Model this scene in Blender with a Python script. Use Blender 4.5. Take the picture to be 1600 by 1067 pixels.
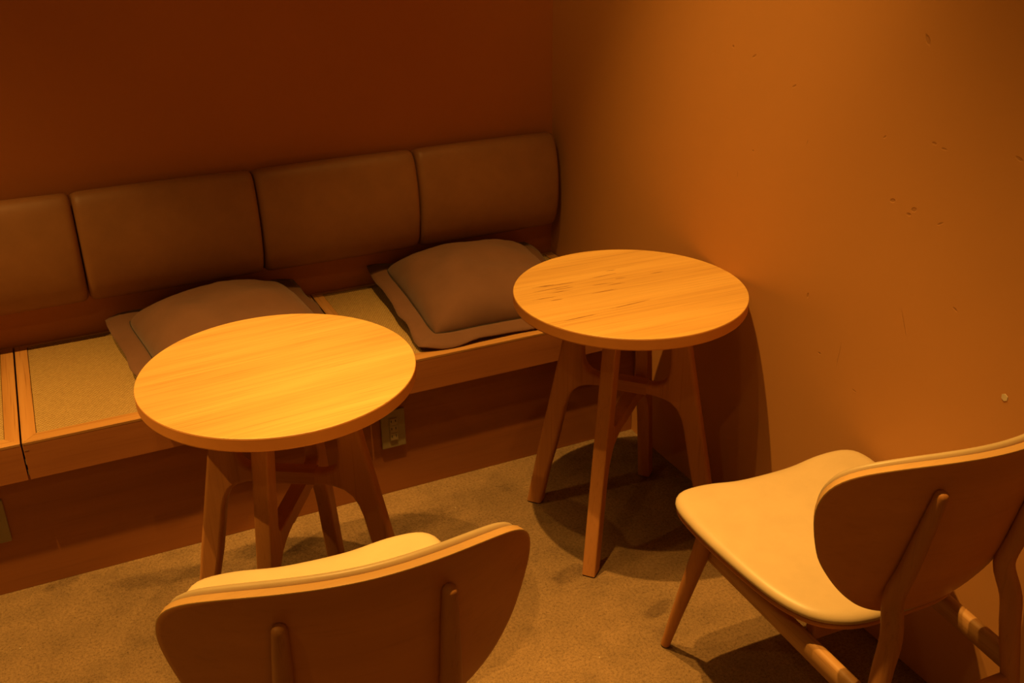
import bpy, bmesh, math, random
from mathutils import Vector, Matrix, noise as mnoise
random.seed(7)
PI = math.pi
for o in list(bpy.data.objects):
    bpy.data.objects.remove(o)
SC = bpy.context.scene
COL = SC.collection

# ---------------------------------------------------------------- camera
cd = bpy.data.cameras.new('camera')
cd.sensor_fit = 'HORIZONTAL'; cd.sensor_width = 36.0
cd.lens = 1586.27 / 1600 * 36.0
cd.clip_start = 0.05
cam = bpy.data.objects.new('camera', cd); COL.objects.link(cam)
r_ = (0.9020478716851826, -0.43152427955374156, -0.009820048057759089)
u_ = (0.19212448901660567, 0.38103170559924676, 0.9043799091356671)
b_ = (-0.3865201390721324, -0.8176806439458827, 0.4266152207878971)
cam.matrix_world = Matrix(((r_[0], u_[0], b_[0], -1.52397), (r_[1], u_[1], b_[1], -2.90256),
                           (r_[2], u_[2], b_[2], 1.62), (0, 0, 0, 1)))
SC.camera = cam

# ---------------------------------------------------------------- light and exposure
SC.view_settings.view_transform = 'Standard'
SC.view_settings.look = 'None'
SC.view_settings.gamma = 1.0
SC.view_settings.use_curve_mapping = False
SC.view_settings.exposure = 0.50
WARM = (1.0, 0.51, 0.10)
w = bpy.data.worlds.new('room_glow'); SC.world = w; w.use_nodes = True
bg = w.node_tree.nodes['Background']
bg.inputs[0].default_value = (1.0, 0.38, 0.05, 1); bg.inputs[1].default_value = 0.018

def spot(name, loc, target, power, size, blend, radius, color=WARM):
    l = bpy.data.lights.new(name, 'SPOT'); l.energy = power; l.spot_size = math.radians(size)
    l.spot_blend = blend; l.shadow_soft_size = radius; l.color = color
    o = bpy.data.objects.new(name, l); COL.objects.link(o); o.location = loc
    d = Vector(target) - Vector(loc)
    o.rotation_euler = d.to_track_quat('-Z', 'Y').to_euler()
    return o
def area(name, loc, target, power, sx, sy, color=WARM):
    l = bpy.data.lights.new(name, 'AREA'); l.energy = power; l.shape = 'RECTANGLE'; l.size = sx; l.size_y = sy; l.color = color
    o = bpy.data.objects.new(name, l); COL.objects.link(o); o.location = loc
    d = Vector(target) - Vector(loc)
    o.rotation_euler = d.to_track_quat('-Z', 'Y').to_euler()
    return o
spot('downlight', (-0.884, -1.068, 3.43), (-0.50, -1.04, 0.6), 300, 46, 1.0, 0.018)
spot('downlight', (-2.03, -1.00, 3.43), (-1.62, -0.96, 0.0), 300, 43, 1.0, 0.02)
spot('downlight', (-3.18, -1.00, 3.43), (-2.55, -0.95, 0.5), 260, 66, 1.0, 0.02)  # unseen lamp added to brighten the bench's left end, continuing the row
spot('downlight', (-0.30, -1.315, 3.43), (-0.45, -1.15, 0.5), 42, 56, 1.0, 0.02)
spot('downlight', (-1.07, -1.56, 3.43), (-0.75, -2.12, 0.2), 290, 50, 1.0, 0.02)
spot('downlight', (-2.66, -2.86, 3.43), (-0.70, -1.00, 0.5), 16, 75, 0.6, 0.03)
spot('upper_wall_fill', (-1.75, -1.95, 3.45), (-0.02, -1.00, 2.15), 80, 50, 1.0, 0.05)  # added fill spot, lifts the upper right wall; no known lamp there
area('camera_side_fill', (-1.9, -4.9, 1.7), (-1.0, 0.0, 0.5), 6.0, 2.2, 1.2, (1.0, 0.40, 0.05))  # added soft fill from behind the camera for surfaces facing it

# ---------------------------------------------------------------- materials
def newmat(name):
    m = bpy.data.materials.new(name); m.use_nodes = True
    nt = m.node_tree; b = nt.nodes['Principled BSDF']
    return m, nt, b
def nd(nt, t, **kw):
    n = nt.nodes.new(t)
    for k, v in kw.items():
        if k in n.inputs: n.inputs[k].default_value = v
        else: setattr(n, k, v)
    return n
def ramp(nt, fac, stops):
    r = nt.nodes.new('ShaderNodeValToRGB'); nt.links.new(fac, r.inputs[0])
    e = r.color_ramp.elements
    e[0].position, e[0].color = stops[0][0], (*stops[0][1], 1)
    e[1].position, e[1].color = stops[-1][0], (*stops[-1][1], 1)
    for p, c in stops[1:-1]:
        q = e.new(p); q.color = (*c, 1)
    return r.outputs[0]
def coords(nt, scale=(1, 1, 1), rot=(0, 0, 0), kind='Object'):
    t = nt.nodes.new('ShaderNodeTexCoord'); m = nt.nodes.new('ShaderNodeMapping')
    m.inputs['Scale'].default_value = scale; m.inputs['Rotation'].default_value = rot
    nt.links.new(t.outputs[kind], m.inputs[0]); return m.outputs[0]
def noise(nt, vec, scale, detail=3, rough=0.5, dist=0.0):
    n = nd(nt, 'ShaderNodeTexNoise', Scale=scale, Detail=detail, Roughness=rough, Distortion=dist)
    nt.links.new(vec, n.inputs['Vector']); return n.outputs[0]
def mix(nt, fac, a, b, blend='MIX'):
    n = nt.nodes.new('ShaderNodeMix'); n.data_type = 'RGBA'; n.blend_type = blend
    for s, v in ((n.inputs[0], fac), (n.inputs[6], a), (n.inputs[7], b)):
        if isinstance(v, (int, float)): s.default_value = v
        elif isinstance(v, tuple): s.default_value = (*v, 1)
        else: nt.links.new(v, s)
    return n.outputs[2]
def mth(nt, op, a, b=0.0, c=None, clamp=False):
    n = nt.nodes.new('ShaderNodeMath'); n.operation = op; n.use_clamp = clamp
    for i, v in enumerate((a, b, c)):
        if v is None: continue
        if isinstance(v, (int, float)): n.inputs[i].default_value = v
        else: nt.links.new(v, n.inputs[i])
    return n.outputs[0]
def bump(nt, b, h, strength, dist=0.002):
    n = nt.nodes.new('ShaderNodeBump'); n.inputs['Strength'].default_value = strength; n.inputs['Distance'].default_value = dist
    nt.links.new(h, n.inputs['Height']); nt.links.new(n.outputs[0], b.inputs['Normal'])
def spots(nt, spotlist, coord='Object', rotfirst=None):
    """soft elliptical marks of their own shape: (centre3, (sx,sy,sz) half sizes, angle about z or x)"""
    t = nt.nodes.new('ShaderNodeTexCoord'); acc = None
    wob = nt.nodes.new('ShaderNodeTexNoise'); wob.inputs['Scale'].default_value = 60
    nt.links.new(t.outputs[coord], wob.inputs['Vector'])
    for c, s, rot in spotlist:
        m = nt.nodes.new('ShaderNodeMapping'); m.vector_type = 'TEXTURE'
        m.inputs['Location'].default_value = c; m.inputs['Rotation'].default_value = rot; m.inputs['Scale'].default_value = s
        nt.links.new(t.outputs[coord], m.inputs[0])
        l = nt.nodes.new('ShaderNodeVectorMath'); l.operation = 'LENGTH'; nt.links.new(m.outputs[0], l.inputs[0])
        v = mth(nt, 'MULTIPLY_ADD', wob.outputs[0], 0.9, l.outputs['Value'])
        v = mth(nt, 'SUBTRACT', 1.55, v, clamp=True)
        acc = v if acc is None else mth(nt, 'MAXIMUM', acc, v)
    return mth(nt, 'MULTIPLY', acc, 2.2, clamp=True)

def wood(name, dark, mid, light, axis='x', grain=70, ang=0.0, rough=0.45, bumpk=0.12, marks=None, spec=0.4, off=0.0, pore=0.75):
    m, nt, b = newmat(name)
    long_, fine = 1.6, grain
    sc = {'x': (long_, fine, fine), 'y': (fine, long_, fine), 'z': (fine, fine, long_)}[axis]
    t = nt.nodes.new('ShaderNodeTexCoord')
    m1 = nt.nodes.new('ShaderNodeMapping'); m1.inputs['Rotation'].default_value = (0, 0, -ang); m1.inputs['Location'].default_value = (off, off, off)
    nt.links.new(t.outputs['Object'], m1.inputs[0])
    m2 = nt.nodes.new('ShaderNodeMapping'); m2.inputs['Scale'].default_value = sc; nt.links.new(m1.outputs[0], m2.inputs[0])
    n1 = noise(nt, m2.outputs[0], 1.0, 4, 0.6, 0.25)
    m3 = nt.nodes.new('ShaderNodeMapping'); m3.inputs['Scale'].default_value = tuple(v * (5.5 if v > long_ else 2.2) for v in sc)
    nt.links.new(m1.outputs[0], m3.inputs[0])
    n2 = noise(nt, m3.outputs[0], 1.0, 2, 0.6)
    m4 = nt.nodes.new('ShaderNodeMapping'); m4.inputs['Scale'].default_value = tuple(v * (0.17 if v > long_ else 0.6) for v in sc)
    nt.links.new(m1.outputs[0], m4.inputs[0])
    n3 = noise(nt, m4.outputs[0], 1.0, 2, 0.5, 0.6)
    s = mth(nt, 'MULTIPLY_ADD', n3, 0.55, mth(nt, 'MULTIPLY', n1, 0.45))
    c = ramp(nt, s, [(0.34, dark), (0.50, mid), (0.66, light)])
    pores = ramp(nt, n2, [(0.30, (0.62, 0.55, 0.45)), (0.45, (1, 1, 1))])
    c = mix(nt, pore, c, pores, 'MULTIPLY')
    h = mth(nt, 'ADD', n2, n1)
    if marks:
        sp = spots(nt, marks)
        c = mix(nt, mth(nt, 'MULTIPLY', sp, 0.72), c, (0.19, 0.065, 0.02))
        h = mth(nt, 'SUBTRACT', h, sp)
    nt.links.new(c, b.inputs['Base Color'])
    b.inputs['Roughness'].default_value = rough; b.inputs['Specular IOR Level'].default_value = spec
    bump(nt, b, h, bumpk, 0.001)
    return m

OAK_D, OAK_M, OAK_L = (0.62, 0.335, 0.11), (0.74, 0.42, 0.15), (0.84, 0.50, 0.19)
cracks = []
for cx, cy, L, a in ((-0.144, 0.108, 0.057, -5.5), (-0.167, 0.09, 0.053, -1.1), (-0.212, 0.045, 0.029, -4.0), (-0.188, 0.024, 0.019, -3.0),
                     (-0.157, 0.065, 0.029, -3.9), (-0.014, 0.108, 0.04, 1.5), (0.024, 0.132, 0.015, -9.8), (-0.01, 0.047, 0.025, -3.4),
                     (-0.043, 0.062, 0.033, -6), (0.019, 0.075, 0.017, -6.7), (-0.06, 0.019, 0.033, -0.9), (0.122, 0.066, 0.02, -1.9),
                     (-0.189, -0.093, 0.052, 1.1), (-0.043, -0.078, 0.06, 3.0), (-0.14, 0.079, 0.03, -3), (-0.175, 0.115, 0.03, -4)):
    cracks.append(((cx, cy, 0.0), (L, 0.0018, 0.2), (0, 0, math.radians(a))))
M = {}
M['oak_top_a'] = wood('light_oak_veneer', (0.66, 0.39, 0.12), (0.80, 0.49, 0.16), (0.88, 0.57, 0.20), 'x', 60, math.radians(4), 0.42)
M['oak_top_b'] = wood('light_oak_veneer_scratched', (0.70, 0.40, 0.11), (0.82, 0.49, 0.14), (0.88, 0.55, 0.17), 'x', 75, math.radians(-2), 0.45, marks=cracks, off=3.3)
M['oak_edge'] = wood('oak_edge_band', (0.74, 0.31, 0.075), (0.84, 0.36, 0.09), (0.90, 0.40, 0.11), 'x', 6, 0, 0.5, 0.02, pore=0.1)
M['oak_leg'] = wood('oak_leg', (0.50, 0.21, 0.06), (0.60, 0.265, 0.08), (0.68, 0.31, 0.10), 'z', 35, 0, 0.5, 0.06, pore=0.35)
M['oak_bar'] = wood('oak_bar', (0.50, 0.21, 0.06), (0.60, 0.265, 0.08), (0.68, 0.31, 0.10), 'x', 35, 0, 0.5, 0.06, pore=0.35)
M['oak_rail'] = wood('oak_chair_rail', (0.48, 0.24, 0.08), (0.58, 0.31, 0.11), (0.68, 0.38, 0.14), 'y', 35, 0, 0.42, 0.05)
M['oak_shell'] = wood('oak_plywood_shell', (0.66, 0.265, 0.07), (0.76, 0.315, 0.085), (0.85, 0.36, 0.10), 'x', 16, 0, 0.42, 0.03, pore=0.15)
M['ply_edge'] = wood('plywood_edge', (0.62, 0.36, 0.13), (0.72, 0.43, 0.16), (0.80, 0.49, 0.19), 'x', 30, 0, 0.4, 0.02, pore=0.15)
M['bench_oak'] = wood('bench_oak', (0.56, 0.28, 0.085), (0.66, 0.345, 0.11), (0.74, 0.40, 0.14), 'x', 40, 0, 0.42, 0.05)
M['bench_oak_y'] = wood('bench_oak_cross', (0.54, 0.26, 0.08), (0.64, 0.32, 0.10), (0.72, 0.38, 0.13), 'y', 40, 0, 0.42, 0.05)
M['apron'] = wood('apron_oak', (0.50, 0.19, 0.06), (0.58, 0.225, 0.073), (0.66, 0.27, 0.09), 'x', 30, 0, 0.4, 0.04, pore=0.25)
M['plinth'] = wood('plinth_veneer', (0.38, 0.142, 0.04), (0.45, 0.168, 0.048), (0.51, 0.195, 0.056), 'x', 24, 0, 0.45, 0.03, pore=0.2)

def leather(name, col, rough=0.42, bk=0.10, mottled=0.12):
    m, nt, b = newmat(name)
    v = coords(nt)
    n1 = noise(nt, v, 14, 4, 0.6); n2 = noise(nt, v, 420, 2, 0.6)
    c = mix(nt, n1, tuple(x * (1 - mottled) for x in col), tuple(min(1, x * (1 + mottled)) for x in col))
    nt.links.new(c, b.inputs['Base Color'])
    b.inputs['Roughness'].default_value = rough; b.inputs['Specular IOR Level'].default_value = 0.45
    bump(nt, b, n2, bk, 0.001)
    return m
M['leather'] = leather('tan_leather', (0.68, 0.52, 0.30), 0.40)
M['bench_leather'] = leather('brown_leather', (0.40, 0.185, 0.075), 0.46, 0.12, 0.2)
M['cord'] = leather('leather_piping', (0.52, 0.35, 0.15), 0.5)
def fabric(name, col):
    m, nt, b = newmat(name)
    v = coords(nt)
    n1 = noise(nt, v, 9, 4, 0.6); n2 = noise(nt, v, 700, 2, 0.7)
    c = mix(nt, n1, tuple(x * 0.78 for x in col), tuple(x * 1.2 for x in col))
    nt.links.new(c, b.inputs['Base Color']); b.inputs['Roughness'].default_value = 0.9
    b.inputs['Sheen Weight'].default_value = 0.15
    bump(nt, b, mth(nt, 'MULTIPLY_ADD', n2, 0.35, noise(nt, v, 22, 3, 0.5)), 0.35, 0.003)
    return m
M['fabric'] = fabric('brown_suede_fabric', (0.205, 0.092, 0.050))
M['seam'] = fabric('dark_seam_thread', (0.035, 0.018, 0.01))
def plain(name, col, rough=0.5, metal=0.0):
    m, nt, b = newmat(name)
    v = coords(nt); n1 = noise(nt, v, 30, 3)
    nt.links.new(mix(nt, n1, tuple(x * 0.9 for x in col), tuple(min(1, x * 1.08) for x in col)), b.inputs['Base Color'])
    b.inputs['Roughness'].default_value = rough; b.inputs['Metallic'].default_value = metal
    return m
M['rubber'] = plain('black_rubber', (0.012, 0.010, 0.009), 0.7)
M['plastic'] = plain('ivory_plastic', (0.40, 0.33, 0.19), 0.45)
M['socket'] = plain('ivory_socket_plastic', (0.44, 0.36, 0.21), 0.4)
M['slot'] = plain('black_slot', (0.004, 0.003, 0.002), 0.8)
M['white_cap'] = plain('white_cap', (0.85, 0.72, 0.50), 0.5)
M['steel'] = plain('steel', (0.6, 0.55, 0.48), 0.3, 0.9)
M['board'] = plain('dark_board', (0.12, 0.055, 0.02), 0.7)

def mat_woven():
    m, nt, b = newmat('woven_rush')
    v = coords(nt)
    sep = nt.nodes.new('ShaderNodeSeparateXYZ'); nt.links.new(v, sep.inputs[0])
    n0 = noise(nt, v, 90, 2, 0.6)
    X = mth(nt, 'MULTIPLY_ADD', sep.outputs[0], 2 * PI / 0.0078, mth(nt, 'MULTIPLY', n0, 3.0))
    Y = mth(nt, 'MULTIPLY', sep.outputs[1], 2 * PI / 0.0062)
    row = mth(nt, 'FLOOR', mth(nt, 'MULTIPLY', sep.outputs[1], 1 / 0.0062))
    X2 = mth(nt, 'MULTIPLY_ADD', mth(nt, 'MODULO', mth(nt, 'ABSOLUTE', row), 2.0), PI, X)
    sx = mth(nt, 'SINE', X2); sy = mth(nt, 'SINE', Y)
    h = mth(nt, 'MULTIPLY_ADD', sx, 0.5, mth(nt, 'MULTIPLY', mth(nt, 'ABSOLUTE', sy), 0.6))
    c = ramp(nt, mth(nt, 'MULTIPLY_ADD', h, 0.4, 0.4), [(0.12, (0.30, 0.17, 0.05)), (0.5, (0.56, 0.37, 0.14)), (0.9, (0.72, 0.50, 0.21))])
    c = mix(nt, 0.5, c, ramp(nt, noise(nt, v, 160, 2), [(0.3, (0.6, 0.55, 0.45)), (0.7, (1, 1, 1))]), 'MULTIPLY')
    nt.links.new(c, b.inputs['Base Color']); b.inputs['Roughness'].default_value = 0.7
    bump(nt, b, h, 0.6, 0.0015)
    return m
M['woven'] = mat_woven()

def mat_floor():
    m, nt, b = newmat('worn_carpet')
    v = coords(nt)
    n1 = noise(nt, v, 3.2, 5, 0.62, 0.6)
    n2 = noise(nt, v, 11, 4, 0.6, 0.4)
    fine = mth(nt, 'MULTIPLY_ADD', noise(nt, v, 150, 4, 0.8), 0.6, mth(nt, 'MULTIPLY', noise(nt, v, 430, 2, 0.8), 0.4))
    mid = noise(nt, v, 120, 2, 0.6)
    st = mth(nt, 'MULTIPLY_ADD', n2, 0.45, mth(nt, 'MULTIPLY', n1, 0.6))
    c = ramp(nt, st, [(0.36, (0.235, 0.15, 0.08)), (0.47, (0.325, 0.21, 0.108)), (0.60, (0.39, 0.25, 0.128))])
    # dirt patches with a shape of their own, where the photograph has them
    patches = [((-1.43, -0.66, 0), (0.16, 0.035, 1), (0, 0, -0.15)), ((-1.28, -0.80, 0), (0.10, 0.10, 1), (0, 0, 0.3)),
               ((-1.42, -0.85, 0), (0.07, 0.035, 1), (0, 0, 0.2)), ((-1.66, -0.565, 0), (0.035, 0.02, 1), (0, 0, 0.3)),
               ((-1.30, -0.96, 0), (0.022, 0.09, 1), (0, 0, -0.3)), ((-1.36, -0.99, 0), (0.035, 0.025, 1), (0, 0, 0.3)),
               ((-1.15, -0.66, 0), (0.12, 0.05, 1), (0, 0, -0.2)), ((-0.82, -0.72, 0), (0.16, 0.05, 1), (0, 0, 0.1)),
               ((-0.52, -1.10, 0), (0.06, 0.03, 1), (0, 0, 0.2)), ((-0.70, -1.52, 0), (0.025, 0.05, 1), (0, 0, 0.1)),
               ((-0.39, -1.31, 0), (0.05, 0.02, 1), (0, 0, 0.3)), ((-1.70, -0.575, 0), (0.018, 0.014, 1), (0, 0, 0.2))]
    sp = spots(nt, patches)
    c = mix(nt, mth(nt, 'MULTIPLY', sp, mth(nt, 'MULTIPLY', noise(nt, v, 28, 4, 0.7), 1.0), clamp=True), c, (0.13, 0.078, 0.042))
    c = mix(nt, 0.9, c, ramp(nt, fine, [(0.36, (0.30, 0.26, 0.20)), (0.50, (0.92, 0.92, 0.92)), (0.66, (1.18, 1.18, 1.18))]), 'MULTIPLY')
    speck = nt.nodes.new('ShaderNodeTexVoronoi'); speck.inputs['Scale'].default_value = 14; nt.links.new(v, speck.inputs['Vector'])
    k = mth(nt, 'LESS_THAN', speck.outputs['Distance'], 0.028)
    c = mix(nt, mth(nt, 'MULTIPLY', k, 0.8), c, (0.65, 0.55, 0.4))
    nt.links.new(c, b.inputs['Base Color']); b.inputs['Roughness'].default_value = 0.95
    b.inputs['Specular IOR Level'].default_value = 0.15
    bump(nt, b, mth(nt, 'MULTIPLY_ADD', mid, 0.8, fine), 1.0, 0.004)
    return m
M['floor'] = mat_floor()

def mat_wall(name, col, dents=None, streak=None):
    m, nt, b = newmat(name)
    v = coords(nt)
    n1 = noise(nt, v, 1.7, 4, 0.5, 0.3); n2 = noise(nt, v, 45, 4, 0.6); n3 = noise(nt, v, 5, 3, 0.5)
    c = mix(nt, n1, tuple(x * 0.92 for x in col), tuple(x * 1.08 for x in col))
    h = mth(nt, 'MULTIPLY_ADD', n2, 0.12, mth(nt, 'MULTIPLY', n3, 0.5))
    if dents:
        sp = spots(nt, dents)
        c = mix(nt, mth(nt, 'MULTIPLY', sp, 0.35), c, tuple(x * 0.45 for x in col))
        h = mth(nt, 'SUBTRACT', h, mth(nt, 'MULTIPLY', sp, 1.3))
    nt.links.new(c, b.inputs['Base Color']); b.inputs['Roughness'].default_value = 0.5
    b.inputs['Specular IOR Level'].default_value = 0.3
    bump(nt, b, h, 0.35, 0.002)
    return m
dl = []
for y, z, a, bb, t in ((-0.913, 1.224, .0035, .0025, 0.5), (-0.994, 1.214, .007, .0025, -0.6), (-1.139, 1.171, .006, .002, -0.5), (-1.465, 1.002, .007, .004, -.3),
                (-1.522, 0.999, .006, .004, -.3), (-1.511, 0.986, .005, .003, 0), (-1.591, 0.991, .007, .002, -.6), (-1.73, 1.15, .008, .003, .3),
                (-1.489, 1.317, .010, .004, .9), (-1.544, 0.765, .026, .0012, 1.15), (-1.42, 1.12, .004, .002, -.8), (-1.545, 1.135, .005, .0025, 0),
                (-1.57, 1.13, .006, .002, 0), (-1.02, 1.0, .003, .002, 0), (-0.97, 0.93, .001, .008, 0), (-1.20, 1.06, .001, .007, .3),
                (-1.66, 0.84, .006, .002, .4), (-1.38, 0.62, .001, .03, .1), (-1.26, 0.72, .003, .006, .2), (-1.32, .60, .004, .002, 0), (-1.44, .56, .005, .0015, .2)):
    dl.append(((0, y, z), (0.05, a * 1.1, bb * 1.1), (t, 0, 0)))
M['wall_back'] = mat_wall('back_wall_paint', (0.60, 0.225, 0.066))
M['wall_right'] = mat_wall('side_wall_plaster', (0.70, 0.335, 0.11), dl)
M['ceiling'] = mat_wall('ceiling_paint', (0.30, 0.16, 0.07))

# the room's surfaces are all somewhat darker than their first estimate (the exposure makes up for it)
for m_ in list(M.values()):
    if m_ in (M['slot'], M['rubber']): continue
    nt_ = m_.node_tree; b_ = nt_.nodes['Principled BSDF']; lk = b_.inputs['Base Color'].links
    if lk:
        src = lk[0].from_socket; k_ = mix(nt_, 1.0, src, (0.70, 0.70, 0.70), 'MULTIPLY'); nt_.links.new(k_, b_.inputs['Base Color'])
    b_.inputs['Specular IOR Level'].default_value *= 0.75

# ---------------------------------------------------------------- mesh helpers
def mesh_obj(name, verts, faces, mat, parent=None, smooth=False, loc=None, rot=None):
    me = bpy.data.meshes.new(name); me.from_pydata([tuple(v) for v in verts], [], faces); me.update()
    bm = bmesh.new(); bm.from_mesh(me); bmesh.ops.recalc_face_normals(bm, faces=bm.faces[:]); bm.to_mesh(me); bm.free()
    o = bpy.data.objects.new(name, me); COL.objects.link(o)
    if mat: me.materials.append(mat)
    if smooth:
        for p in me.polygons: p.use_smooth = True
    if parent: o.parent = parent
    if loc: o.location = loc
    if rot: o.rotation_euler = rot
    return o
def smooth_angle(o, deg=40):
    for p in o.data.polygons: p.use_smooth = True
    bm = bmesh.new(); bm.from_mesh(o.data)
    for e in bm.edges:
        e.smooth = not (len(e.link_faces) == 2 and e.calc_face_angle(0) > math.radians(deg))
    bm.to_mesh(o.data); bm.free()
def flatten(o, frac=0.02):
    big = max(p.area for p in o.data.polygons)
    for p in o.data.polygons:
        if p.area > big * frac: p.use_smooth = False
def box(name, x0, x1, y0, y1, z0, z1, mat, parent=None, bev=0.0, seg=2):
    bm = bmesh.new()
    bmesh.ops.create_cube(bm, size=1)
    for v in bm.verts:
        v.co = Vector(((x0 + x1) / 2 + v.co.x * (x1 - x0), (y0 + y1) / 2 + v.co.y * (y1 - y0), (z0 + z1) / 2 + v.co.z * (z1 - z0)))
    if bev: bmesh.ops.bevel(bm, geom=bm.edges[:], offset=bev, segments=seg, affect='EDGES', profile=0.5)
    me = bpy.data.meshes.new(name); bm.to_mesh(me); bm.free()
    o = bpy.data.objects.new(name, me); COL.objects.link(o); me.materials.append(mat)
    if parent: o.parent = parent
    if bev:
        smooth_angle(o, 50); flatten(o)
    return o
def prism(name, poly, z0, z1, mat, parent=None, bev=0.0, skip=None, seg=3, axes='xy'):
    """extrude polygon; axes 'xy' -> along z, 'xz' -> along y (z0,z1 are y), 'yz' -> along x"""
    def P(a, b, t):
        return {'xy': (a, b, t), 'xz': (a, t, b), 'yz': (t, a, b)}[axes]
    n = len(poly)
    vs = [P(a, b, z0) for a, b in poly] + [P(a, b, z1) for a, b in poly]
    fs = [tuple(range(n))[::-1], tuple(range(n, 2 * n))] + [(i, (i + 1) % n, n + (i + 1) % n, n + i) for i in range(n)]
    o = mesh_obj(name, vs, fs, mat, parent)
    if bev:
        bm = bmesh.new(); bm.from_mesh(o.data)
        ed = []
        for e in bm.edges:
            if len(e.link_faces) == 2 and e.calc_face_angle(0) > 0.6:
                if skip and skip(e.verts[0].co) and skip(e.verts[1].co): continue
                ed.append(e)
        bmesh.ops.bevel(bm, geom=ed, offset=bev, segments=seg, affect='EDGES', profile=0.5, clamp_overlap=True)
        bm.to_mesh(o.data); bm.free()
        smooth_angle(o, 35); flatten(o, 0.3)
    return o
def empty(name, loc, rz=0.0):
    o = bpy.data.objects.new(name, None); COL.objects.link(o); o.location = loc; o.rotation_euler = (0, 0, rz)
    o.empty_display_size = 0.1
    return o
def tag(o, label, cat, group=None):
    o['label'] = label; o['category'] = cat
    if group: o['group'] = group
def catmull(pts, n, closed=False):
    out = []; N = len(pts); D = len(pts[0])
    rng = range(N) if closed else range(N - 1)
    for i in rng:
        if closed: p = [pts[(i + k) % N] for k in (-1, 0, 1, 2)]
        else: p = [pts[max(i - 1, 0)], pts[i], pts[i + 1], pts[min(i + 2, N - 1)]]
        for s in range(n):
            t = s / n
            out.append(tuple(0.5 * ((2 * p[1][d]) + (-p[0][d] + p[2][d]) * t + (2 * p[0][d] - 5 * p[1][d] + 4 * p[2][d] - p[3][d]) * t * t
                       + (-p[0][d] + 3 * p[1][d] - 3 * p[2][d] + p[3][d]) * t ** 3) for d in range(D)))
    if not closed: out.append(tuple(pts[-1]))
    return out
def resample(poly, n):
    L = [0]; N = len(poly)
    for i in range(N): L.append(L[-1] + math.dist(poly[i], poly[(i + 1) % N]))
    out = []; j = 0
    for k in range(n):
        t = L[-1] * k / n
        while L[j + 1] < t: j += 1
        f = (t - L[j]) / max(1e-9, L[j + 1] - L[j]); a, b = poly[j], poly[(j + 1) % N]
        out.append(tuple(a[d] + (b[d] - a[d]) * f for d in range(len(a))))
    return out
def inset(poly, d):
    """move a closed ccw polygon inwards by d (negative = outwards)"""
    N = len(poly); out = []
    for i in range(N):
        a, b = poly[i - 1], poly[(i + 1) % N]
        tx, ty = b[0] - a[0], b[1] - a[1]; l = math.hypot(tx, ty) or 1
        out.append((poly[i][0] - ty / l * d, poly[i][1] + tx / l * d))
    return out
def tube(name, path, mat, parent=None, seg=20, dome0=False, dome1=False, aspect=1.0):
    """path: (x,y,z,r) list; round bar swept along it, ends flat or domed; aspect scales the section's x"""
    P = [Vector(p[:3]) for p in path]; R = [p[3] for p in path]
    rings = []
    def ring(c, t, r):
        x = Vector((1, 0, 0)); y = t.cross(x).normalized(); x2 = y.cross(t).normalized()
        return [c + x2 * (r * aspect * math.cos(2 * PI * k / seg)) + y * (r * math.sin(2 * PI * k / seg)) for k in range(seg)]
    n = len(P)
    for i in range(n):
        t = (P[min(i + 1, n - 1)] - P[max(i - 1, 0)]).normalized()
        if i == 0 and dome0:
            for a in (80, 55, 30): rings.append(ring(P[0] - t * R[0] * 0.8 * math.sin(math.radians(a)), t, R[0] * math.cos(math.radians(a))))
        rings.append(ring(P[i], t, R[i]))
        if i == n - 1 and dome1:
            for a in (30, 55, 80): rings.append(ring(P[-1] + t * R[-1] * 0.8 * math.sin(math.radians(a)), t, R[-1] * math.cos(math.radians(a))))
    vs = [v for r in rings for v in r]; fs = []
    for i in range(len(rings) - 1):
        for k in range(seg):
            fs.append((i * seg + k, i * seg + (k + 1) % seg, (i + 1) * seg + (k + 1) % seg, (i + 1) * seg + k))
    fs.append(tuple(range(seg))[::-1]); fs.append(tuple((len(rings) - 1) * seg + k for k in range(seg)))
    o = mesh_obj(name, vs, fs, mat, parent); smooth_angle(o, 50)
    return o
def layered(name, outline, layers, place, mat, parent=None, rings_in=8):
    """solid from stacked outlines. layers: (inset, depth) from one face to the other; both faces are closed
    by shrinking rings to the centre. place(a, b, depth, t) -> xyz, t = 0 centre .. 1 rim"""
    N = len(outline)
    cx = sum(p[0] for p in outline) / N; cy = sum(p[1] for p in outline) / N
    vs, rings = [], []
    def add(poly, depth, t):
        base = len(vs)
        for a, b in poly: vs.append(place(a, b, depth, t))
        rings.append(base)
    d0 = layers[0]; p0 = inset(outline, d0[0])
    vs.append(place(cx, cy, d0[1], 0.0)); c0 = 0
    for k in range(1, rings_in):
        f = k / rings_in
        add([(cx + (a - cx) * f, cy + (b - cy) * f) for a, b in p0], d0[1], f)
    for ins, dep in layers: add(inset(outline, ins), dep, 1.0)
    d1 = layers[-1]; p1 = inset(outline, d1[0])
    for k in range(rings_in - 1, 0, -1):
        f = k / rings_in
        add([(cx + (a - cx) * f, cy + (b - cy) * f) for a, b in p1], d1[1], f)
    c1 = len(vs); vs.append(place(cx, cy, d1[1], 0.0))
    fs = [(c0, rings[0] + k, rings[0] + (k + 1) % N) for k in range(N)]
    for i in range(len(rings) - 1):
        a, b = rings[i], rings[i + 1]
        for k in range(N): fs.append((a + k, a + (k + 1) % N, b + (k + 1) % N, b + k))
    fs += [(c1, rings[-1] + (k + 1) % N, rings[-1] + k) for k in range(N)]
    return mesh_obj(name, vs, fs, mat, parent, smooth=True)

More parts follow.
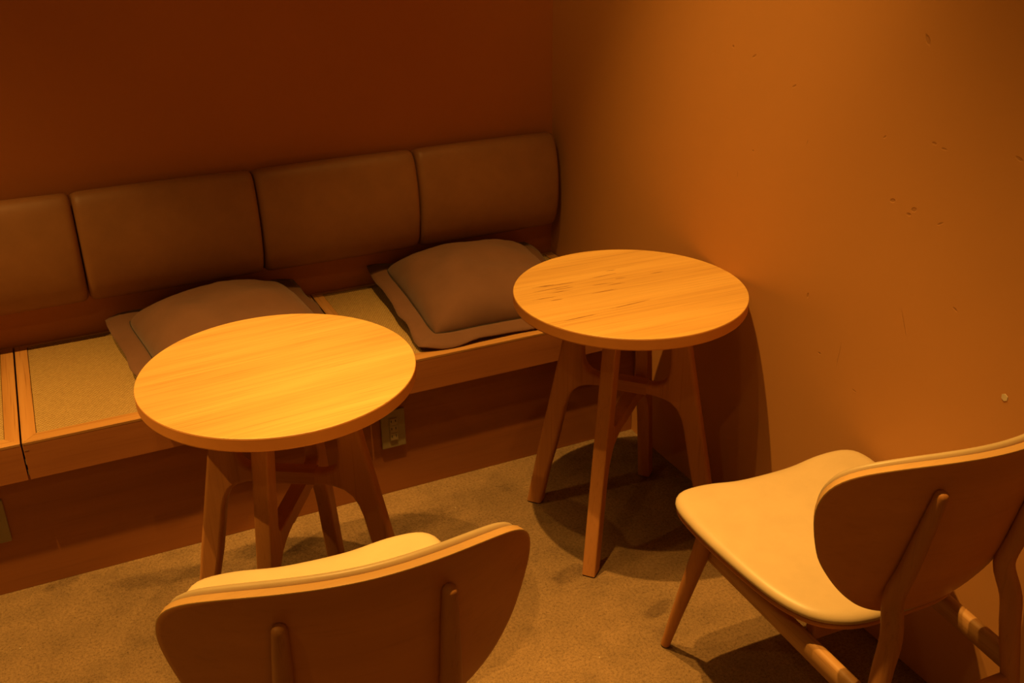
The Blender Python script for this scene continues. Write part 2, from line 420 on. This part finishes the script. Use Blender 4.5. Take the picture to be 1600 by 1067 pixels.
# ---------------------------------------------------------------- room shell
def struct(o):
    o['kind'] = 'structure'; return o
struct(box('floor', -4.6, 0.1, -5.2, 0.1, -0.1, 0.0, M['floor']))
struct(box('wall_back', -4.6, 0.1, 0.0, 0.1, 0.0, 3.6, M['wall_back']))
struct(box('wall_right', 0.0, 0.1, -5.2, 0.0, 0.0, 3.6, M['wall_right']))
struct(box('ceiling', -4.6, 0.1, -5.2, 0.1, 3.6, 3.7, M['ceiling']))

# ---------------------------------------------------------------- bench
YF, YK, ZS, ZA = -0.583, -0.552, 0.416, 0.317
plinth = empty('bench_plinth', (0, 0, 0))
tag(plinth, 'reddish brown wood veneer kick panel running along the floor under the bench', 'kick panel')
for x0, x1 in ((-2.53, -0.001),):
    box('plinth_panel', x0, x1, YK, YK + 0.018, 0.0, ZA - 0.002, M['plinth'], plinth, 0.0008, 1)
box('top_batten', -2.53, -0.001, YK + 0.0185, YK + 0.045, ZA - 0.06, ZA - 0.003, M['board'], plinth)
GB = 'rush seat bench units along the back wall'
for i, (x0, x1, lab) in enumerate(((-0.8425, -0.003, 'oak framed bench unit with woven rush seat in the room corner behind the far table'),
                                  (-1.6845, -0.8465, 'oak framed bench unit with woven rush seat behind the near round table'),
                                  (-2.53, -1.6885, 'oak framed rush bench unit cut off at the left edge of the photo'))):
    b = empty('bench', ((x0 + x1) / 2, YF / 2, ZA)); tag(b, lab, 'bench', GB)
    cx, cy = (x0 + x1) / 2, YF / 2
    X0, X1, Y0, Y1 = x0 - cx, x1 - cx, YF - cy, -0.003 - cy
    zt = ZS - ZA; th = 0.007; fw, sw, bw = 0.038, 0.032, 0.012
    prism('front_rail', [(X0, Y0), (X1, Y0), (X1 - sw, Y0 + fw), (X0 + sw, Y0 + fw)], zt - th, zt, M['bench_oak'], b, 0.0006, None, 1)
    prism('side_rail', [(X0, Y0), (X0 + sw, Y0 + fw), (X0 + sw, Y1 - bw), (X0, Y1)], zt - th, zt, M['bench_oak_y'], b, 0.0012, None, 2)
    prism('side_rail', [(X1, Y0), (X1, Y1), (X1 - sw, Y1 - bw), (X1 - sw, Y0 + fw)], zt - th, zt, M['bench_oak_y'], b, 0.0012, None, 2)
    prism('back_rail', [(X0 + sw, Y1 - bw), (X1 - sw, Y1 - bw), (X1, Y1), (X0, Y1)], zt - th, zt, M['bench_oak'], b, 0.001, None, 2)
    box('rush_mat', X0 + sw + 0.0008, X1 - sw - 0.0008, Y0 + fw + 0.0008, Y1 - bw - 0.0008, zt - th, zt - 0.002, M['woven'], b, 0.0012, 1)
    box('apron', X0, X1, Y0 + 0.0002, Y0 + 0.020, 0.0, zt - th - 0.0002, M['apron'], b, 0.0006, 1)
    box('side_board', X0, X0 + 0.018, Y0 + 0.021, Y1, 0.0, zt - th - 0.0005, M['board'], b)
    box('side_board', X1 - 0.018, X1, Y0 + 0.021, Y1, 0.0, zt - th - 0.0005, M['board'], b)
    box('base_board', X0 + 0.0185, X1 - 0.0185, Y0 + 0.021, Y1, 0.0, 0.012, M['board'], b)
    if i == 1:
        for zz in (0.040, 0.012): box('latch_plate', X0 - 0.0018, X0 - 0.0002, Y0 + 0.003, Y0 + 0.010, zz, zz + 0.014, M['steel'], b)
        for zz in (0.078,): box('latch_plate', X0 + 0.001, X0 + 0.010, Y0 - 0.0004, Y0 + 0.0006, zz, zz + 0.0012, M['steel'], b)

# backrest panels
prof = [(-0.013, 0.826), (-0.024, 0.835), (-0.040, 0.839), (-0.058, 0.835), (-0.074, 0.818), (-0.086, 0.790), (-0.096, 0.750), (-0.1025, 0.705), (-0.104, 0.655),
        (-0.099, 0.610), (-0.089, 0.573), (-0.074, 0.547), (-0.055, 0.534), (-0.034, 0.530), (-0.013, 0.530)]
def backrest_panel(x0, x1, label):
    W = x1 - x0; pr = catmull(prof, 4)
    cyp, czp = -0.06, 0.69
    xs = [(0.0, 0.016), (0.003, 0.008), (0.008, 0.0035), (0.014, 0.001), (0.022, 0.0)]
    st = [(a, d) for a, d in xs] + [(W * k / 8, -0.0015 * math.sin(PI * k / 8)) for k in range(1, 8)] + [(W - a, d) for a, d in reversed(xs)]
    pr_c = pr; n = len(pr_c)
    vs = []
    for a, d in st:
        for i, (y, z) in enumerate(pr_c):
            y0_, z0_ = pr_c[max(i - 1, 0)]; y1_, z1_ = pr_c[min(i + 1, n - 1)]
            ty, tz = y1_ - y0_, z1_ - z0_; l = math.hypot(ty, tz)
            k = min(1.0, max(0.0, (-y - 0.013) / 0.02))
            yy = y - tz / l * d * k * 1.0; zz = z + ty / l * d * k
            if (zz - czp) * 0 == 0: pass
            vs.append((a - W / 2, yy, zz))
    fs = []
    for s in range(len(st) - 1):
        for i in range(n - 1): fs.append((s * n + i, s * n + i + 1, (s + 1) * n + i + 1, (s + 1) * n + i))
        fs.append((s * n + n - 1, s * n, (s + 1) * n, (s + 1) * n + n - 1))
    fs.append(tuple(range(n))); fs.append(tuple((len(st) - 1) * n + i for i in range(n))[::-1])
    root = empty('backrest', ((x0 + x1) / 2, 0, 0)); tag(root, label, 'backrest', 'leather backrest panels on the back wall')
    o = mesh_obj('leather_cover', vs, fs, M['bench_leather'], root); smooth_angle(o, 60)
    box('mounting_board', -W / 2 + 0.03, W / 2 - 0.03, -0.0122, -0.001, 0.56, 0.80, M['board'], root)
    return root
seams = [-2.438, -1.953, -1.4685, -0.984, -0.4990, -0.0195]
labs = ['', 'brown leather backrest panel cut off at the left edge of the photo', 'brown leather backrest panel, second from the left edge above the bare rush mat',
        'brown leather backrest panel above the cushion behind the near table', 'brown leather backrest panel nearest the room corner above the right cushion']
for k in range(1, 5):
    backrest_panel(seams[k] + 0.0016, seams[k + 1] - 0.0016, labs[k])

# ---------------------------------------------------------------- cushions
def cushion(name, x, y, z, rz, tilt, label, seed, puff=0.115):
    root = empty(name, (x, y, z), rz); root.rotation_euler = (tilt, 0, rz)
    tag(root, label, 'cushion', 'brown flanged cushions on the bench')
    H, F = 0.230, 0.050
    N = 44
    def rr(u, v, h):     # slightly pinched square
        k = 1 - 0.045 * (u * u * v * v) ** 3
        return k * u * h * (1 - 0.035 * (1 - v * v) * abs(u)), k * v * h * (1 - 0.035 * (1 - u * u) * abs(v))
    # body
    vs = {}; V = []; Fc = []
    def h_at(u, v):
        e = max(0.0, (1 - abs(u) ** 2.6)) ** 0.45 * max(0.0, (1 - abs(v) ** 2.6)) ** 0.45
        n = mnoise.noise(Vector((u * 2.2 + seed, v * 2.2, seed * 1.7))) * 0.016 + mnoise.noise(Vector((u * 6 + seed, v * 6, 3.1))) * 0.004
        edge = math.exp(-((1 - max(abs(u), abs(v))) / 0.10) ** 2) * 0.004 * math.sin(18 * (u + v) + seed)
        return e, n, edge
    for side in (1, -1):
        for i in range(N + 1):
            for j in range(N + 1):
                u = math.sin((i / N * 2 - 1) * PI / 2); v = math.sin((j / N * 2 - 1) * PI / 2)
                e, n, ed = h_at(u, v)
                X, Y = rr(u, v, H)
                zz = 0.018 + (e * (puff * 0.80) + n * e + ed * e) if side == 1 else 0.018 - e * 0.014
                V.append((X, Y, zz))
    def idx(s, i, j): return (0 if s == 1 else (N + 1) ** 2) + i * (N + 1) + j
    for s in (1, -1):
        for i in range(N):
            for j in range(N): Fc.append((idx(s, i, j), idx(s, i + 1, j), idx(s, i + 1, j + 1), idx(s, i, j + 1)))
    o = mesh_obj('cushion_body', V, Fc, M['fabric'], root, smooth=True)
    bm = bmesh.new(); bm.from_mesh(o.data); bmesh.ops.remove_doubles(bm, verts=bm.verts[:], dist=0.0004)
    bmesh.ops.recalc_face_normals(bm, faces=bm.faces[:]); bm.to_mesh(o.data); bm.free()
    # flange: a wavy flat border with real thickness
    ns = 30; V = []; Fc = []
    per = []
    for s in range(4):
        for k in range(ns):
            t = k / ns * 2 - 1
            p = [(t, -1), (1, t), (-t, 1), (-1, -t)][s]; per.append(p)
    n = len(per); rows = 5
    for layer in (0.0026, -0.0012):
        for r in range(rows):
            for k, (u, v) in enumerate(per):
                a, b2 = rr(u, v, H - 0.004); A, B = u * (H + F), v * (H + F)
                cr = (abs(u) * abs(v)) ** 10
                A *= 1 - 0.02 * cr; B *= 1 - 0.02 * cr
                f = r / (rows - 1)
                wv = mnoise.noise(Vector((A * 11 + seed, B * 11, seed))) * 0.010 * f + 0.004 * f * math.sin(k * 0.55 + seed)
                V.append((a + (A - a) * f + mnoise.noise(Vector((A * 9, B * 9, seed + 4))) * 0.012 * f, b2 + (B - b2) * f + mnoise.noise(Vector((A * 9, B * 9, seed + 9))) * 0.012 * f,
                          0.018 - 0.005 * f + max(-0.008, wv) + layer))
    for r in range(rows - 1):
        for k in range(n):
            k2 = (k + 1) % n
            Fc.append((r * n + k, r * n + k2, (r + 1) * n + k2, (r + 1) * n + k))
            o2 = rows * n
            Fc.append((o2 + r * n + k, o2 + (r + 1) * n + k, o2 + (r + 1) * n + k2, o2 + r * n + k2))
    for k in range(n):
        k2 = (k + 1) % n
        Fc.append(((rows - 1) * n + k, (rows - 1) * n + k2, (2 * rows - 1) * n + k2, (2 * rows - 1) * n + k))
        Fc.append((k, rows * n + k, rows * n + k2, k2))
    fl = mesh_obj('flange', V, Fc, M['fabric'], root, smooth=True)
    # seam where body meets flange
    V = []; Fc = []; sg = 6
    for k, (u, v) in enumerate(per):
        a, b2 = rr(u, v, H + 0.001)
        c = Vector((a, b2, 0.0205)); nrm = Vector((u if abs(u) == 1 else 0, v if abs(v) == 1 else 0, 0))
        if nrm.length == 0: nrm = Vector((u, v, 0))
        nrm.normalize()
        for q in range(sg):
            an = 2 * PI * q / sg; V.append(c + nrm * 0.0014 * math.cos(an) + Vector((0, 0, 0.0014 * math.sin(an))))
    for k in range(n):
        k2 = (k + 1) % n
        for q in range(sg): Fc.append((k * sg + q, k * sg + (q + 1) % sg, k2 * sg + (q + 1) % sg, k2 * sg + q))
    mesh_obj('seam', V, Fc, M['seam'], root, smooth=True)
    return root
cushion('cushion', -0.394, -0.284, 0.437, math.radians(-2), math.radians(4.5), 'brown flanged cushion lying on the bench in the room corner, nearer the right wall', 2.3, 0.135)
cushion('cushion', -1.135, -0.300, 0.437, math.radians(7), math.radians(4.5), 'brown flanged cushion partly hidden behind the near round table', 5.1, 0.14)

# ---------------------------------------------------------------- round tables
def table(x, y, rz, top_mat, top_rot, label):
    t = empty('round_table', (x, y, 0), 0); tag(t, label, 'table', 'round oak tables')
    R, Z0, Z1 = 0.285, 0.645, 0.675; n = 128
    # veneered top disc
    pf = [(0.0, Z1), (R - 0.03, Z1), (R - 0.0016, Z1), (R - 0.0006, Z1 - 0.0006), (R - 0.0004, Z1 - 0.0012), (R - 0.002, Z1 - 0.0016), (0.0, Z1 - 0.0016)]
    def lathe(name, pf, mat, rot=0.0, zoff=0.0):
        V = []; F = []; rows = []
        for r, z in pf:
            if r == 0: rows.append([len(V)]); V.append((0, 0, z - zoff))
            else:
                rows.append(list(range(len(V), len(V) + n)))
                for k in range(n): V.append((r * math.cos(2 * PI * k / n), r * math.sin(2 * PI * k / n), z - zoff))
        for a, b in zip(rows[:-1], rows[1:]):
            for k in range(n):
                k2 = (k + 1) % n
                if len(a) == 1: F.append((a[0], b[k], b[k2]))
                elif len(b) == 1: F.append((a[k], a[k2], b[0]))
                else: F.append((a[k], a[k2], b[k2], b[k]))
        o = mesh_obj(name, V, F, mat, t, loc=(0, 0, zoff)); smooth_angle(o, 18); return o
    lathe('tabletop', pf, top_mat, 0, Z1)
    z = Z1 - 0.0017
    lathe('edge_band', [(0.0, z), (R - 0.0006, z), (R, z - 0.001), (R, Z0 + 0.004), (R - 0.0015, Z0 + 0.001), (R - 0.004, Z0), (0.0, Z0)], M['oak_edge'])
    # two crossed H frames
    def arc(cx, cy, r, a0, a1, k=7):
        return [(cx + r * math.cos(math.radians(a0 + (a1 - a0) * i / k)), cy + r * math.sin(math.radians(a0 + (a1 - a0) * i / k))) for i in range(k + 1)]
    zt = Z0 - 0.0005
    cut = 0.058
    outer = [(0.268, 0.004), (0.232, 0.20), (0.200, 0.36), (0.170, 0.50), (0.140, zt)]
    def outr(zz): return 0.268 - 0.2 * zz
    # inner edge from foot up, lower fillet, bar underside, cut, bar top, upper fillet, up
    lower = [(0.226, 0.004), (0.203, 0.12), (0.183, 0.20), (0.167, 0.28), (0.158, 0.325), (0.150, 0.352), (0.138, 0.375), (0.120, 0.391), (0.098, 0.399), (0.076, 0.402), (cut, 0.403)]
    upper = [(cut, 0.433), (0.070, 0.433), (0.082, 0.435), (0.094, 0.440), (0.104, 0.449), (0.110, 0.461), (0.113, 0.476), (0.114, 0.50), (0.108, zt)]
    rim = [(0.145, zt), (0.172, 0.50), (0.200, 0.36), (0.232, 0.20), (0.268, 0.004)]
    # the second frame carries its bar lower, square above and arched below
    lower2 = [(0.226, 0.004), (0.204, 0.12), (0.190, 0.20), (0.181, 0.24), (0.170, 0.272), (0.155, 0.296), (0.136, 0.313), (0.112, 0.323), (0.085, 0.328), (cut, 0.330)]
    upper2 = [(cut, 0.365), (0.125, 0.365), (0.137, 0.367), (0.143, 0.373), (0.144, 0.386), (0.131, 0.46), (0.116, 0.54), (0.100, zt)]
    T = 0.017
    for fi, (poly, zb0, zb1) in enumerate(((lower + upper + rim, 0.403, 0.433), (lower2 + upper2 + rim, 0.330, 0.365))):
        for s in (0, 1):
            lg = prism('leg', poly, -T, T, M['oak_leg'], t, 0.0085, lambda c: abs(c.x - cut) < 1e-4 or c.z < 0.006, 4, 'xz')
            lg.rotation_euler = (0, 0, rz + fi * PI / 2 + s * PI)
            prism('foot_pad', [(0.247 + 0.017 * math.cos(k * PI / 8), 0.013 * math.sin(k * PI / 8)) for k in range(16)], 0.0, 0.0045, M['rubber'], lg)
        br = prism('crossbar', [(-cut, zb0), (cut, zb0), (cut, zb1), (-cut, zb1)], -T, T, M['oak_bar'], t, 0.0085, lambda c: abs(abs(c.x) - cut) < 1e-4, 4, 'xz')
        br.rotation_euler = (0, 0, rz + fi * PI / 2)
    return t
table(-0.283, -0.953, math.radians(131.7), M['oak_top_b'], 0, 'small round oak table with scratched top standing against the right wall')
table(-1.158, -0.991, math.radians(148.0), M['oak_top_a'], 0, 'small round oak table with clean bright top in front of the left cushion')

# ---------------------------------------------------------------- chairs
def sym(pts):        # right half (x>=0) going round -> full outline
    return pts
seat_half = [(0.0, -0.438), (0.04, -0.438), (0.075, -0.437), (0.115, -0.430), (0.157, -0.409), (0.188, -0.374), (0.212, -0.315), (0.228, -0.235), (0.2395, -0.145),
             (0.2425, -0.085), (0.240, -0.047), (0.228, -0.021), (0.203, -0.004), (0.16, 0.002), (0.08, 0.003), (0.0, 0.003)]
seat_out = catmull(seat_half + [(-a, b) for a, b in seat_half[-2:0:-1]], 4, True)
seat_out = resample(seat_out, 112)
back_half = [(0.0, 0.433), (0.05, 0.437), (0.09, 0.448), (0.13, 0.467), (0.165, 0.494), (0.202, 0.535), (0.234, 0.586), (0.250, 0.631), (0.261, 0.680), (0.263, 0.713),
             (0.258, 0.741), (0.245, 0.763), (0.222, 0.780), (0.19, 0.792), (0.15, 0.801), (0.10, 0.807), (0.05, 0.8095), (0.0, 0.810)]
back_out = resample(catmull(back_half + [(-a, b) for a, b in back_half[-2:0:-1]], 4, True), 128)
def yback(x, z): return -0.571 - 0.215 * (z - 0.746) + 1.36 * x * x + 1.6 * max(0.0, 0.57 - z) ** 2
def chair(x, y, rz, label):
    c = empty('chair', (x, y, 0), rz); tag(c, label, 'chair', 'tan leather oak lounge chairs')
    # seat shell and pad
    def seat_z(a, b):
        dish = 0.009 * min(1, (a / 0.22) ** 2) - 0.005 + (0.006 * max(0.0, (-b - 0.30) / 0.15) ** 2)
        front = -0.013 * max(0.0, (b + 0.06) / 0.063) ** 2 * math.exp(-(a / 0.11) ** 4) if b > -0.06 else 0.0
        back = 0.0
        return dish + front + back
    def pl(a, b, d, t): return (a, b, 0.446 + 0.08 * b + seat_z(a, b) + d)
    layered('seat_shell', seat_out, [(0.016, -0.0345), (0.005, -0.0345), (0.003, -0.032), (0.003, -0.0285), (0.005, -0.026), (0.016, -0.026)], pl, M['oak_shell'], c, 6)
    def pl2(a, b, d, t):
        if d < -0.0185: return pl(a, b, d, t)
        crown = 0.006 * (1 - t * t)
        return (a, b, 0.446 + 0.08 * b + seat_z(a, b) + d + crown)
    layered('seat_pad', seat_out, [(0.014, -0.0255), (0.009, -0.0252), (0.005, -0.0235), (0.001, -0.0205), (-0.0005, -0.016), (0.0, -0.0115), (0.003, -0.0070), (0.008, -0.0033), (0.015, -0.0010), (0.024, 0.0), (0.036, 0.0006)],
            pl2, M['leather'], c, 10)
    # backrest shell (plywood) and pad
    def nb(a):  # surface normal direction in plan
        n = Vector((-2 * 1.36 * a, 1.0, 0.213)); return n.normalized()
    def pb(a, z, d, t):
        n = nb(a); p = Vector((a, yback(a, z), z)) + n * d; return tuple(p)
    bs = layered('backrest_shell', back_out, [(0.008, 0.0), (0.0015, 0.0), (0.0, 0.001), (0.0, 0.0125), (0.001, 0.0135), (0.008, 0.0135)], pb, M['oak_shell'], c, 9)
    bs.data.materials.append(M['ply_edge'])
    nn_ = len(back_out)
    for k_ in range(nn_ * 10, nn_ * 12): bs.data.polygons[k_].material_index = 1
    smooth_angle(bs, 50)
    def pb2(a, z, d, t):
        if d > 0.03: d += 0.005 * (1 - t * t)
        return pb(a, z, d, t)
    layered('backrest_pad', back_out, [(0.020, 0.0137), (0.0155, 0.0142), (0.0125, 0.0165), (0.0075, 0.0190), (0.0035, 0.0220), (0.0025, 0.0258), (0.0045, 0.0295), (0.009, 0.0325), (0.017, 0.0340), (0.028, 0.0345)],
            pb2, M['leather'], c, 9)
    pad_edge = inset(back_out, 0.0125)
    V = []; F = []; sg = 6; n = len(pad_edge)
    for k, (a, z) in enumerate(pad_edge):
        cpt = Vector(pb(a, z, 0.0150, 1)); ctr = Vector((0, yback(0, 0.64), 0.64)); rad = (cpt - ctr).normalized(); nn = nb(a)
        for q in range(sg):
            an = 2 * PI * q / sg; V.append(cpt + rad * 0.0014 * math.cos(an) + nn * 0.0014 * math.sin(an))
    for k in range(n):
        k2 = (k + 1) % n
        for q in range(sg): F.append((k * sg + q, k * sg + (q + 1) % sg, k2 * sg + (q + 1) % sg, k2 * sg + q))
    mesh_obj('piping', V, F, M['cord'], c, smooth=True)
    for s in (-1, 1):
        # front leg: turned, tapering to the foot
        lg = tube('front_leg', [(s * 0.197, 0.027, 0.005, 0.0105), (s * 0.194, 0.000, 0.10, 0.0130), (s * 0.190, -0.032, 0.21, 0.0160), (s * 0.187, -0.064, 0.315, 0.0185),
                           (s * 0.185, -0.082, 0.394, 0.0185)], M['oak_leg'], c, 24)
        tube('foot_pad', [(s * 0.1972, 0.0282, 0.0, 0.0095), (s * 0.197, 0.027, 0.0049, 0.0098)], M['rubber'], lg, 16)
        # rear leg: one bent piece from the foot up into the tapered post behind the backrest
        pts = [(s * 0.205, -0.578, 0.005, 0.0115), (s * 0.188, -0.568, 0.11, 0.0135), (s * 0.165, -0.556, 0.25, 0.0158), (s * 0.143, -0.543, 0.385, 0.0178), (s * 0.131, -0.538, 0.46, 0.0184)]
        for zz, xx, rr_ in ((0.520, 0.1205, 0.0178), (0.585, 0.1175, 0.0160), (0.650, 0.1150, 0.0142), (0.705, 0.1132, 0.0124), (0.748, 0.1120, 0.0106)):
            pts.append((s * xx, yback(xx, zz) - rr_ * 0.93 - (0.003 if zz < 0.53 else 0.0), zz, rr_))
        rl = tube('rear_leg', catmull(pts, 4), M['oak_leg'], c, 24, dome1=True)
        tube('foot_pad', [(s * 0.206, -0.5785, 0.0, 0.0105), (s * 0.205, -0.578, 0.0049, 0.0108)], M['rubber'], rl, 16)
        # side rail
        rc = [(-0.012, -0.022), (-0.009, -0.025), (0.009, -0.025), (0.012, -0.022), (0.012, 0.010), (0.009, 0.0145), (0.004, 0.017), (-0.004, 0.017), (-0.009, 0.0145), (-0.012, 0.010)]
        A = Vector((s * 0.166, -0.070, 0.330)); B = Vector((s * 0.152, -0.545, 0.322)); V = []
        for P_ in (A, B):
            for a, b2 in rc: V.append((P_.x + a, P_.y, P_.z + b2))
        m_ = len(rc); F = [tuple(range(m_)), tuple(range(m_, 2 * m_))[::-1]] + [(k, (k + 1) % m_, m_ + (k + 1) % m_, m_ + k) for k in range(m_)]
        sr = mesh_obj('side_rail', V, F, M['oak_rail'], c); smooth_angle(sr, 50)
    for yy, zz0, zz1, hx in ((-0.090, 0.335, 0.3935, 0.168), (-0.365, 0.325, 0.3720, 0.146)):
        box('seat_rail', -hx, hx, yy - 0.012, yy + 0.012, zz0, zz1, M['oak_bar'], c, 0.004, 3)
    box('rear_stretcher', -0.153, 0.153, -0.563, -0.541, 0.256, 0.288, M['oak_bar'], c, 0.008, 4)
    return c
chair(-1.198, -1.319, -0.097, 'oak chair seen from behind, facing the near round table')
chair(-0.250, -1.459, -0.049, 'oak chair with tan leather seat beside the right wall, cut off by the photo edge')

# ---------------------------------------------------------------- sockets on the kick panel
def outlet(x, z0, z1, label, nsock=3):
    o = empty('power_outlet', (x, YK, (z0 + z1) / 2)); tag(o, label, 'outlet', 'power outlets on the kick panel')
    h = (z1 - z0) / 2
    box('cover_plate', -0.035, 0.035, -0.0075, -0.0002, -h, h, M['plastic'], o, 0.003, 3)
    box('socket_frame', -0.0125, 0.0125, -0.0088, -0.0074, -0.036, 0.036, M['socket'], o, 0.0006, 1)
    for k in range(nsock):
        zc = (k - 1) * 0.0235
        sk = box('socket', -0.011, 0.011, -0.0105, -0.0087, zc - 0.0105, zc + 0.0105, M['socket'], o, 0.001, 2)
        for s in (-1, 1):
            box('slot', s * 0.006 - 0.001, s * 0.006 + 0.001, -0.0109, -0.0103, zc - 0.001, zc + 0.006, M['slot'], sk)
    return o
outlet(-0.7815, 0.149, 0.267, 'ivory double power outlet on the kick panel beside the near round table')
outlet(-1.792, 0.149, 0.267, 'ivory power outlet on the kick panel, cut off at the left edge')

# small hexagonal cap on the right wall
V = [(-0.0005, 0.0076 * math.cos(k * PI / 3 + PI / 6), 0.0076 * math.sin(k * PI / 3 + PI / 6)) for k in range(6)] + \
    [(-0.0014, 0.0072 * math.cos(k * PI / 3 + PI / 6), 0.0072 * math.sin(k * PI / 3 + PI / 6)) for k in range(6)]
F = [tuple(range(6)), tuple(range(6, 12))[::-1]] + [(k, (k + 1) % 6, 6 + (k + 1) % 6, 6 + k) for k in range(6)]
cp = mesh_obj('wall_plug', V, F, M['white_cap']); cp.location = (0, -1.803, 0.719)
tag(cp, 'tiny pale hexagonal plug on the right wall above the chair back', 'wall plug')
